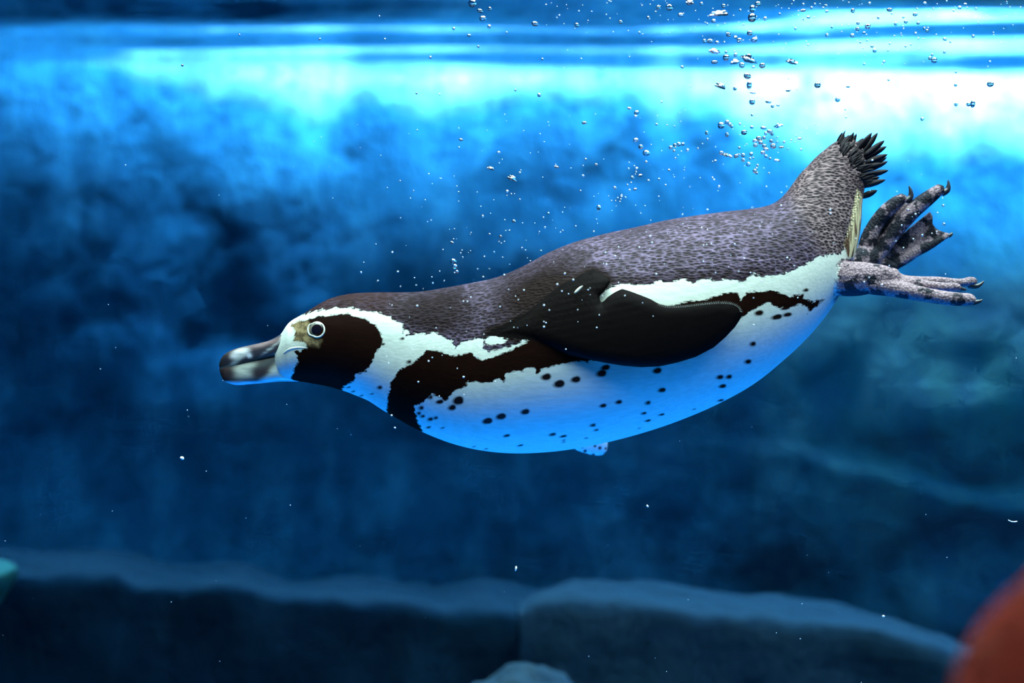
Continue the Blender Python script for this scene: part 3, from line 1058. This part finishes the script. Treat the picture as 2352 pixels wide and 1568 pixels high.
def blade(name, base, tip, width, y0, y1, mat, parent, bend=0.0):
    a, b = L(base[0], base[1], y0), L(tip[0], tip[1], y1)
    ax = b - a; ln = np.linalg.norm(ax); ax /= ln
    sd = np.cross(ax, [0, 1, 0]); sd /= np.linalg.norm(sd)
    nrm = np.array([0, -1, 0])
    prof = [(0, 0.55), (0.2, 0.85), (0.45, 1.0), (0.7, 0.85), (0.88, 0.5), (1.0, 0.06)]
    V, F = [], []
    for s, w in prof:
        c = a + ax * ln * s + sd * bend * ln * s * s
        hw = width * K * w / 2
        V += [c + sd * hw, c + nrm * 0.0009 * (1 - 0.6 * s), c - sd * hw, c - nrm * 0.0009 * (1 - 0.6 * s)]
    for i in range(len(prof) - 1):
        for k in range(4):
            A, B = i * 4 + k, i * 4 + (k + 1) % 4
            F.append((A, B, B + 4, A + 4))
    F += [(3, 2, 1, 0), tuple(range(len(V) - 4, len(V)))]
    return mesh_obj(name, V, F, mat, parent)


tips = R4([(820, 140), (858, 118), (890, 108), (935, 85), (962, 100), (1000, 125), (1040, 118), (1078, 88), (1132, 92), (1188, 162), (1192, 190), (1150, 212), (1206, 265), (1202, 296), (1212, 336), (1165, 330),
           (1212, 390), (1140, 452), (1192, 480), (1126, 568), (1100, 470)])
bases = R4([(790, 250), (810, 240), (840, 240), (860, 240), (880, 235), (900, 260), (920, 270), (960, 250), (985, 270), (1010, 280), (1020, 300), (1000, 310), (1020, 340), (1010, 370), (1000, 400), (1000, 390),
            (1000, 450), (980, 490), (970, 530), (985, 615), (980, 520)])
for i, (b, tp) in enumerate(zip(bases, tips)):
    wd = 15 if i > 5 else 11
    blade('tail_feather', b, tp, wd, 0.004 * ((i % 3) - 1), 0.006 * ((i % 3) - 1), M_tail, root, 0.03 * ((i % 5) - 2))
# shorter covert feathers over the root of the fan
for i in range(70):
    u, v = random.random(), random.random()
    bx, by = R4([(800 + 200 * u + 25 * (v - 0.5), 215 + 250 * u + 110 * (v - 0.62))])[0]
    a = math.radians(66 - 56 * u + random.uniform(-8, 8))
    ln = random.uniform(20, 38)
    tx, ty = bx + ln * math.cos(a), by - ln * math.sin(a)
    fy2 = flank_y(np.array([[bx, by], [tx, ty]]))
    blade('tail_covert', (bx, by), (tx, ty), random.uniform(5, 8), fy2[0] + 0.0004, min(fy2[1], -0.002) - 0.0025, M_tail, root)
# ---- pale fringe along the trailing edge of the near flipper
t_ = NT('fringe')
t_.bsdf(Base_Color=(0.46, 0.46, 0.40), Roughness=0.6)
M_fr = t_.m


def fringe():
    edge = R3([(1090, 330), (1060, 380), (1020, 425)]), R3([(1490, 495), (1560, 516), (1700, 512), (1850, 494), (1980, 482), (2100, 488), (2165, 522), (2188, 570)])
    V, F = [], []
    for ei, e in enumerate(edge):
        P = catmull(np.array(e), 300)
        s = np.concatenate([[0], np.cumsum(np.linalg.norm(np.diff(P, axis=0), axis=1))])
        step = 4.2
        for q in np.arange(0, s[-1], step):
            x, y = np.interp(q, s, P[:, 0]), np.interp(q, s, P[:, 1])
            x2, y2 = np.interp(min(q + 2, s[-1]), s, P[:, 0]), np.interp(min(q + 2, s[-1]), s, P[:, 1])
            tx, ty = x2 - x, y2 - y
            n = math.hypot(tx, ty) or 1
            tx, ty = tx / n, ty / n
            nx, ny = (ty, -tx)
            if ei == 0: nx, ny = -nx, -ny
            ln = random.uniform(5, 8)
            yb = flip_y(np.array([[x, y]]))[0] - 0.0035
            b0, b1 = (x - nx * 4 - tx * 0.6, y - ny * 4 - ty * 0.6), (x - nx * 4 + tx * 0.6, y - ny * 4 + ty * 0.6)
            tp = (x + nx * ln * 0.5 + tx * 3.5, y + ny * ln * 0.5 + ty * 3.5)
            i0 = len(V)
            V += [L(*b0, yb), L(*b1, yb), L(*tp, yb), L(*b0, yb + 0.0006), L(*b1, yb + 0.0006), L(*tp, yb + 0.0006)]
            F += [(i0, i0 + 1, i0 + 2), (i0 + 5, i0 + 4, i0 + 3), (i0, i0 + 3, i0 + 4, i0 + 1), (i0 + 1, i0 + 4, i0 + 5, i0 + 2), (i0 + 2, i0 + 5, i0 + 3, i0)]
    o = mesh_obj('flipper_fringe', V, F, M_fr, root, smooth=False)
    o['kind'] = 'stuff'


fringe()
ny_ = flip_y(np.array(R3([(830, 380)])))[0]
blade('pale_feather', R3([(795, 412)])[0], R3([(866, 346)])[0], 8, ny_ - 0.0115, ny_ - 0.0115, M_fr, root)['label'] = 'pale nick in the black flipper'

# ---- claws
t_ = NT('claw_horn')
t_.bsdf(Base_Color=(0.02, 0.018, 0.022), Roughness=0.3)
M_claw = t_.m


def claw(pts, r, y):
    P = np.array([L(p[0], p[1], y) for p in pts])
    v, f = tube(P, [q * K for q in r], na=10)
    mesh_obj('claw', v, f, M_claw, root)


claw(R5([(1930, 1120), (2020, 1120), (2090, 1105), (2125, 1085)]), [7, 6, 4, 1.2], YN - 0.012)
claw(R5([(1960, 915), (2050, 925), (2110, 895), (2145, 862)]), [7, 6, 3.5, 1], YN + 0.016)
claw(R5([(1820, 930), (1870, 955), (1930, 965)]), [6, 5, 2], YN + 0.002)
claw(R8([(800, 400), (860, 340), (862, 260), (838, 180)]), [8, 7, 5, 1.5], YF)
claw(R8([(1330, 290), (1410, 240), (1430, 170), (1422, 92)]), [8, 7, 5, 1.5], YF + 0.004)
claw(R8([(1430, 930), (1470, 900), (1485, 880)]), [5, 4, 2], YF + 0.006)


# ================================================================== bubbles
t_ = NT('air_bubble')
gl = t_.n('BsdfGlass', {'Color': (1, 1, 1), 'Roughness': 0.0, 'IOR': 0.75})
t_.t.links.new(gl.outputs[0], t_.out.inputs['Surface'])
M_bub = t_.m


def bub_mesh(seed, sub, lump):
    bm = bmesh.new()
    bmesh.ops.create_icosphere(bm, subdivisions=sub, radius=1)
    for v in bm.verts:
        p = v.co.copy()
        v.co = p * (1 + lump * mnoise.noise(p * 1.5 + Vector((seed, 0, 0))))
        if v.co.z < 0: v.co.z *= 1 - 0.6 * lump
    m = bpy.data.meshes.new('bubble'); bm.to_mesh(m); bm.free()
    m.polygons.foreach_set('use_smooth', [True] * len(m.polygons))
    m.materials.append(M_bub)
    return m


BM_round = [bub_mesh(1.3, 3, 0.05), bub_mesh(5.1, 3, 0.10)]
BM_lump = [bub_mesh(2.7 + 3 * k, 4, 0.55) for k in range(4)]
BM_tiny = bub_mesh(0.4, 2, 0.03)

A_ = [(165, 35, 60, 35), (355, 60, 28), (705, 95, 35), (620, 225, 145, 50), (550, 330, 35, 28), (970, 160, 20), (1160, 140, 45, 60), (1250, 60, 50, 40), (1155, 280, 65, 75), (1365, 295, 28, 32), (25, 240, 45, 33), (445, 380, 14, 20), (1020, 390, 15),
      (780, 550, 45, 33, 30), (895, 590, 35, 22, 10), (955, 640, 43, 40), (1120, 525, 48, 42), (1195, 630, 55, 40), (400, 650, 28, 32), (490, 650, 52, 36), (600, 673, 32, 25), (718, 668, 17), (560, 820, 85, 40, 12), (745, 825, 25, 20), (745, 915, 52, 52),
      (875, 820, 15), (895, 870, 32, 30), (560, 985, 55, 30), (890, 985, 70, 43), (1090, 940, 130, 65, 20), (995, 1035, 45, 48), (1180, 1065, 30, 20), (1320, 1040, 50, 45), (1790, 985, 85, 43, 15), (50, 1065, 32, 23, 20), (1080, 1205, 60, 50, 25),
      (645, 1365, 85, 48, 15), (885, 1405, 33), (1110, 1350, 42, 68), (1165, 1470, 50, 18, 8), (1730, 1435, 45, 22, -10), (2195, 1350, 52, 50), (1870, 1420, 11), (175, 1370, 12), (190, 1445, 10), (1735, 1245, 12), (1968, 165, 50, 23), (1970, 70, 22),
      (2150, 70, 22), (2105, 125, 20), (1845, 455, 20, 25), (2045, 712, 18), (1970, 310, 14), (2050, 275, 35, 22), (1595, 220, 18), (1740, 135, 13), (1625, 130, 10), (1535, 97, 10), (1575, 75, 8), (1815, 15, 14), (1490, 660, 10), (1580, 548, 12), (770, 85, 12), (260, 170, 12)]
B_ = [(1000, 265, 55, 58), (1290, 265, 55, 33, 10), (1365, 345, 32), (1465, 328, 35, 25), (1000, 502, 26), (440, 690, 64), (550, 630, 45, 40), (600, 670, 38, 33), (630, 705, 30, 33), (780, 665, 25), (860, 710, 12), (995, 722, 35, 28), (1205, 735, 60, 30, 8),
      (1470, 700, 90, 40, -15), (180, 822, 32, 38), (550, 855, 35, 40), (855, 815, 55, 48), (200, 938, 22), (105, 1022, 18), (25, 1105, 18), (340, 1078, 12), (1245, 835, 30, 35), (1320, 800, 58, 38, 20), (1360, 840, 34), (1215, 910, 35, 32), (1125, 930, 58, 48, 30),
      (1050, 970, 48, 35), (1155, 1000, 45, 38), (1060, 1045, 42, 35), (1220, 1060, 40, 35), (1345, 970, 35, 32), (1450, 985, 18), (1460, 900, 20, 14), (1580, 990, 30, 22), (1380, 1060, 55, 50), (1525, 1080, 50, 20, -5), (1640, 1115, 17), (1250, 1120, 50, 32),
      (1195, 1180, 48, 33, 15), (1255, 1245, 42, 30, 20), (1325, 1285, 24), (1450, 1320, 58, 23), (1705, 955, 20, 15), (1690, 992, 12), (1770, 985, 12), (1790, 875, 16), (1855, 928, 45, 22), (1885, 820, 13), (1880, 1125, 22), (2170, 845, 14), (2195, 800, 10),
      (2130, 672, 12), (2075, 685, 12), (2200, 690, 12), (1960, 712, 12), (1980, 745, 12), (905, 1028, 14), (770, 1092, 27, 24), (445, 1185, 45, 38), (545, 1225, 68, 35, 10), (620, 1255, 30, 22), (715, 1240, 48, 36, -20), (775, 1210, 15), (838, 1225, 42, 38),
      (985, 1205, 38, 33, -30), (1020, 1275, 20), (965, 1285, 28, 24), (842, 1312, 38, 34), (335, 1328, 28, 22), (288, 1340, 16), (935, 1390, 42), (1100, 1410, 26), (1080, 1465, 25), (1050, 1510, 40), (1080, 1545, 30, 25), (1305, 1550, 19), (1210, 1458, 12), (1465, 1182, 12)]
C_ = [(100, 45, 15), (65, 80, 13), (220, 60, 20, 13), (230, 122, 20, 14), (190, 85, 10), (510, 115, 22, 25), (690, 38, 16), (905, 105, 32, 22), (930, 148, 12), (1285, 38, 22, 20), (1180, 155, 28, 22), (1200, 95, 12), (1375, 95, 12), (1660, 82, 22, 18), (1720, 45, 22, 14),
      (1835, 95, 14), (2165, 30, 8, 20), (2165, 178, 8), (1595, 115, 12), (1520, 10, 12), (1055, 185, 14), (785, 192, 16), (1080, 235, 22, 18), (1215, 248, 22, 16), (970, 255, 18), (670, 285, 32), (565, 250, 20, 18), (562, 312, 24, 22), (632, 352, 20, 14), (505, 382, 26, 22),
      (285, 292, 14), (232, 378, 18), (390, 342, 9), (1280, 305, 16), (1310, 330, 18), (1185, 360, 16), (1030, 360, 9), (1035, 382, 9), (1055, 310, 10), (1500, 422, 24, 18, 20), (1560, 452, 12), (1805, 390, 18), (1860, 242, 9), (1215, 415, 12), (1270, 420, 9), (1408, 372, 9),
      (592, 458, 12), (665, 435, 14), (715, 498, 18, 16), (745, 545, 24, 22), (890, 545, 11), (908, 470, 13), (1078, 500, 12), (1135, 482, 12), (1495, 560, 16), (1385, 648, 33), (1365, 590, 14), (1340, 625, 20), (1985, 665, 14), (1620, 775, 13), (845, 665, 16, 14), (828, 692, 9),
      (632, 690, 14), (1615, 915, 18), (1990, 905, 38, 32), (458, 932, 22, 14), (895, 860, 14), (1620, 1122, 20, 25), (1755, 1122, 25, 24), (1800, 1118, 25, 42), (347, 1072, 30, 28), (428, 1178, 11), (438, 1262, 13), (1257, 1280, 22, 20), (735, 1095, 6), (1070, 688, 6), (640, 600, 6)]
D_ = [(345, 360, 28, 15, 15), (430, 408, 34, 24, -20), (415, 455, 18, 16), (730, 283, 14), (670, 552, 18, 14), (795, 558, 9), (885, 577, 11), (960, 517, 7), (840, 828, 26, 22), (890, 800, 24, 22), (935, 790, 28), (985, 788, 25, 20, -20), (895, 828, 12), (880, 868, 18, 15),
      (968, 875, 9), (1040, 862, 20), (895, 958, 14), (930, 920, 8), (420, 740, 34, 24, -10), (480, 820, 28), (545, 895, 45, 36), (545, 1000, 18, 14), (820, 1100, 20, 13, 20), (403, 1050, 10), (430, 1078, 20, 14), (335, 1083, 12), (423, 1125, 15), (380, 1190, 24, 20, 40),
      (470, 1165, 30, 17, -15), (572, 1225, 18, 13), (697, 1208, 17, 14), (363, 1252, 12), (320, 1278, 12), (345, 1340, 13), (410, 1330, 26, 16), (170, 1312, 22, 17, 25), (778, 1278, 12, 8), (245, 1420, 20, 18), (205, 1437, 14), (250, 1397, 10), (240, 1450, 12), (230, 1478, 10),
      (178, 1466, 8), (130, 1466, 9), (300, 1428, 8), (1340, 1190, 12), (1360, 1215, 15, 11), (1418, 1298, 16), (697, 1415, 9), (530, 1527, 9), (418, 1523, 8), (1193, 1193, 8), (1003, 1100, 8)]
E_ = [(870, 137, 18, 11), (855, 197, 8), (1160, 235, 14, 9), (1097, 358, 28, 13, 15), (1262, 435, 32, 22, 25), (1323, 395, 12), (1607, 347, 22, 10, 10), (1833, 288, 9), (1912, 328, 14, 10), (1812, 338, 7), (1812, 415, 12, 9), (1405, 240, 5), (1188, 288, 5), (1225, 535, 13, 10), (1258, 556, 8),
      (1323, 598, 8), (1022, 653, 7), (1037, 727, 11), (1098, 705, 5), (1277, 765, 16, 13), (1545, 705, 10), (1505, 738, 8), (1518, 814, 8), (1475, 847, 7), (1440, 780, 5), (1655, 838, 7), (1755, 805, 7), (1792, 530, 9, 7), (1895, 846, 8), (1933, 660, 18, 20), (1090, 865, 9, 7),
      (1175, 882, 12, 10), (1205, 922, 6), (1180, 935, 5), (1243, 838, 8), (1215, 838, 5), (818, 827, 7), (812, 903, 6), (800, 930, 17, 11, 20), (810, 1075, 24, 22), (822, 1115, 20), (838, 1155, 14), (820, 1165, 8), (868, 1012, 7), (882, 1045, 8), (878, 990, 6), (942, 995, 7), (730, 985, 6),
      (1125, 1005, 8), (1050, 1040, 8), (1340, 972, 8), (1368, 988, 6), (1245, 1100, 7), (1405, 1072, 6), (1490, 992, 6), (705, 1152, 6), (645, 1196, 6), (652, 1244, 8), (511, 1202, 6), (228, 1228, 9), (98, 1163, 11), (503, 531, 7), (400, 455, 7), (838, 495, 6), (852, 541, 7), (852, 612, 5),
      (594, 600, 5), (480, 588, 5), (622, 400, 6), (532, 64, 7)]
F_ = [(2170, 15, 18, 20), (2205, 50, 15, 10, 20), (2250, 40, 9), (2218, 85, 16, 13), (2248, 122, 9), (2155, 163, 9, 6), (2085, 132, 7), (2198, 214, 6), (1978, 264, 7), (2020, 434, 5), (1914, 429, 5), (1100, 160, 5), (1743, 75, 5), (1768, 180, 5), (1470, 180, 5), (838, 300, 6)]
G_ = [(398, 95, 14, 10), (565, 100, 9), (740, 88, 8), (890, 30, 9), (935, 30, 14), (1015, 8, 14), (850, 70, 6), (815, 130, 5), (285, 130, 5), (428, 236, 5), (415, 380, 8), (595, 490, 11, 6), (320, 360, 5)]
H_ = [(1350, 470, 22, 20), (1265, 578, 13), (1360, 748, 24, 22), (725, 765, 15), (1035, 915, 18), (1180, 885, 12), (1340, 360, 9), (1250, 890, 6), (1345, 345, 7), (1430, 940, 5), (1265, 235, 9), (640, 535, 13), (130, 1050, 10), (185, 1110, 14, 12), (920, 1275, 10), (1040, 1220, 14), (880, 1165, 14)]

allb = []


def collect(lst, ox, oy, s):
    for q in lst:
        rx = q[2]; ry = q[3] if len(q) > 3 else rx; rot = q[4] if len(q) > 4 else random.uniform(-15, 15)
        allb.append((ox + q[0] / s, oy + q[1] / s, rx / s, ry / s, rot))


collect(A_, 1560, 0, 6.909); collect(B_, 1600, 200, 7.84); collect(C_, 1850, 0, 4.685); collect(D_, 1380, 180, 5.225)
collect(E_, 800, 280, 3.36); collect(F_, 0, 0, 2.0); collect(G_, 1000, 0, 1.7396); collect(H_[:11], 1960, 400, 6.535)
allb.append((1850, 410, 12, 7.5, -10))
allb.sort(key=lambda b: -b[2] * b[3])


def bub_label(x, y, rx, ry):
    size = 'large' if rx > 9 else 'medium-sized' if rx > 6 else 'small' if rx > 4 else 'very small' if rx > 2.6 else 'tiny'
    q = ry / rx
    shape = 'flattened' if q < 0.62 else 'oval' if q < 0.85 else 'upright' if q > 1.15 else 'round'
    if rx > 8 and abs(rx - ry) > 0.3 * rx: shape = 'misshapen'
    if x > 2040 and y > 300: where = "beside the penguin's feet and tail feathers"
    elif y < 95: where = 'close under the rippled water surface'
    elif x < 1350: where = "drifting above the penguin's neck and shoulder"
    elif x < 1560: where = "rising above the middle of the penguin's back"
    elif y < 235: where = "high in the column in front of the bright waterline"
    elif x < 1880: where = "in the swarm just in front of the penguin's tail"
    else: where = "around the tip of the penguin's tail"
    return f'{size} {shape} air bubble {where}', where


for i, (x, y, rx, ry, rot) in enumerate(allb[:300]):
    lab, where = bub_label(x, y, rx, ry)
    if rx > 8 and abs(rx - ry) > 0.3 * rx: m_ = BM_lump[i % 4]
    elif rx > 3: m_ = BM_round[i % 2]
    else: m_ = BM_tiny
    o = bpy.data.objects.new('air_bubble', m_)
    C.objects.link(o)
    d = DP + random.uniform(-0.16, 0.10)
    if x > 1960 and 400 < y < 700: d = DP - 0.10
    o.location = at(x, y, d)
    s = d / FPX
    o.scale = (rx * s, 0.5 * (rx + ry) * s, ry * s)
    o.rotation_euler = (0, math.radians(rot) - ROLL, random.uniform(0, 0.3))
    tag(o, lab, 'bubble', 'air bubbles ' + where)

# ---- the finest bubbles, past counting
def micro():
    V, F = [], []
    t = (1 + 5 ** 0.5) / 2
    ico = np.array([(-1, t, 0), (1, t, 0), (-1, -t, 0), (1, -t, 0), (0, -1, t), (0, 1, t), (0, -1, -t), (0, 1, -t), (t, 0, -1), (t, 0, 1), (-t, 0, -1), (-t, 0, 1)]) / math.sqrt(1 + t * t)
    fi = [(0, 11, 5), (0, 5, 1), (0, 1, 7), (0, 7, 10), (0, 10, 11), (1, 5, 9), (5, 11, 4), (11, 10, 2), (10, 7, 6), (7, 1, 8), (3, 9, 4), (3, 4, 2), (3, 2, 6), (3, 6, 8), (3, 8, 9), (4, 9, 5), (2, 4, 11), (6, 2, 10), (8, 6, 7), (9, 8, 1)]

    def add(x, y, r, d):
        c = np.array(at(x, y, d)); s = r * d / FPX
        i0 = len(V)
        V.extend(list(c + ico * s))
        F.extend([tuple(i0 + k for k in f) for f in fi])
    for (x, y, rx, ry, rot) in allb[300:]:
        add(x, y, max(rx, ry), DP - random.uniform(0.0, 0.12))
    for k in range(150):                                  # over the penguin's back and flank
        x = random.uniform(880, 2200)
        y = 760 - (x - 900) * 0.22 + random.gauss(0, 75)
        add(x, y, random.choice([1.0, 1.3, 1.5, 1.8, 2.3]), DP - random.uniform(0.14, 0.2))
    for k in range(160):                                  # in the open water above it
        x = random.gauss(1350, 300); y = random.uniform(250, 620)
        add(x, y, random.uniform(0.7, 1.6), DP - random.uniform(-0.1, 0.15))
    for k in range(150):                                  # under the surface on the right
        x = random.uniform(1250, 2352); y = abs(random.gauss(0, 70))
        add(x, y, random.uniform(0.8, 2.0), DP - random.uniform(-0.1, 0.15))
    for k in range(60):
        add(random.uniform(0, 2352), random.uniform(650, 1568), random.uniform(0.6, 1.3), DP - random.uniform(-0.1, 0.15))
    o = mesh_obj('fine_bubbles', V, F, M_spk)
    tag(o, "scatter of pinpoint white bubbles around the penguin's back and the open water", 'bubble', kind='stuff')


t_ = NT('fine_bubble')
t_.bsdf(Base_Color=(0.9, 0.92, 0.94), Roughness=0.15, Specular_IOR_Level=0.8)
M_spk = t_.m
micro()

# ---- drifting flecks
t_ = NT('fleck')
t_.bsdf(Base_Color=(0.9, 0.9, 0.84), Roughness=0.7)
M_fleck = t_.m


def fleck(x, y, a, b, rot, label):
    m = bub_mesh(x * 0.1, 2, 0.35).copy()
    m.materials.clear(); m.materials.append(M_fleck)
    o = bpy.data.objects.new('fleck', m); C.objects.link(o)
    d = DP - 0.12
    o.location = at(x, y, d); s = d / FPX
    o.scale = (a * s, b * s, b * s); o.rotation_euler = (0, math.radians(rot), 0)
    tag(o, label, 'fleck', 'pale flecks drifting in the dark water')


fleck(418, 1052, 5, 4, 20, "pale round fleck drifting in dark water below the penguin's bill")
fleck(1185, 1305, 6, 2.6, 100, 'pale upright fleck drifting just above the knobbed rock ledge')
fleck(1487, 1162, 3, 2.5, 60, "tiny pale fleck drifting below the penguin's belly")
fleck(2029, 1415, 3, 2.6, 0, 'tiny pale fleck drifting near the rust-red boulder')

P_ = np.array([at(x, y, DP - 0.1) for x, y in [(2316, 1194), (2322, 1197), (2329, 1198), (2336, 1197)]])
v, f = tube(P_, [0.0004] * 4, na=8)
o = mesh_obj('thread', v, f, M_fleck)
tag(o, 'thin pale curved thread drifting in the dark water', 'thread')
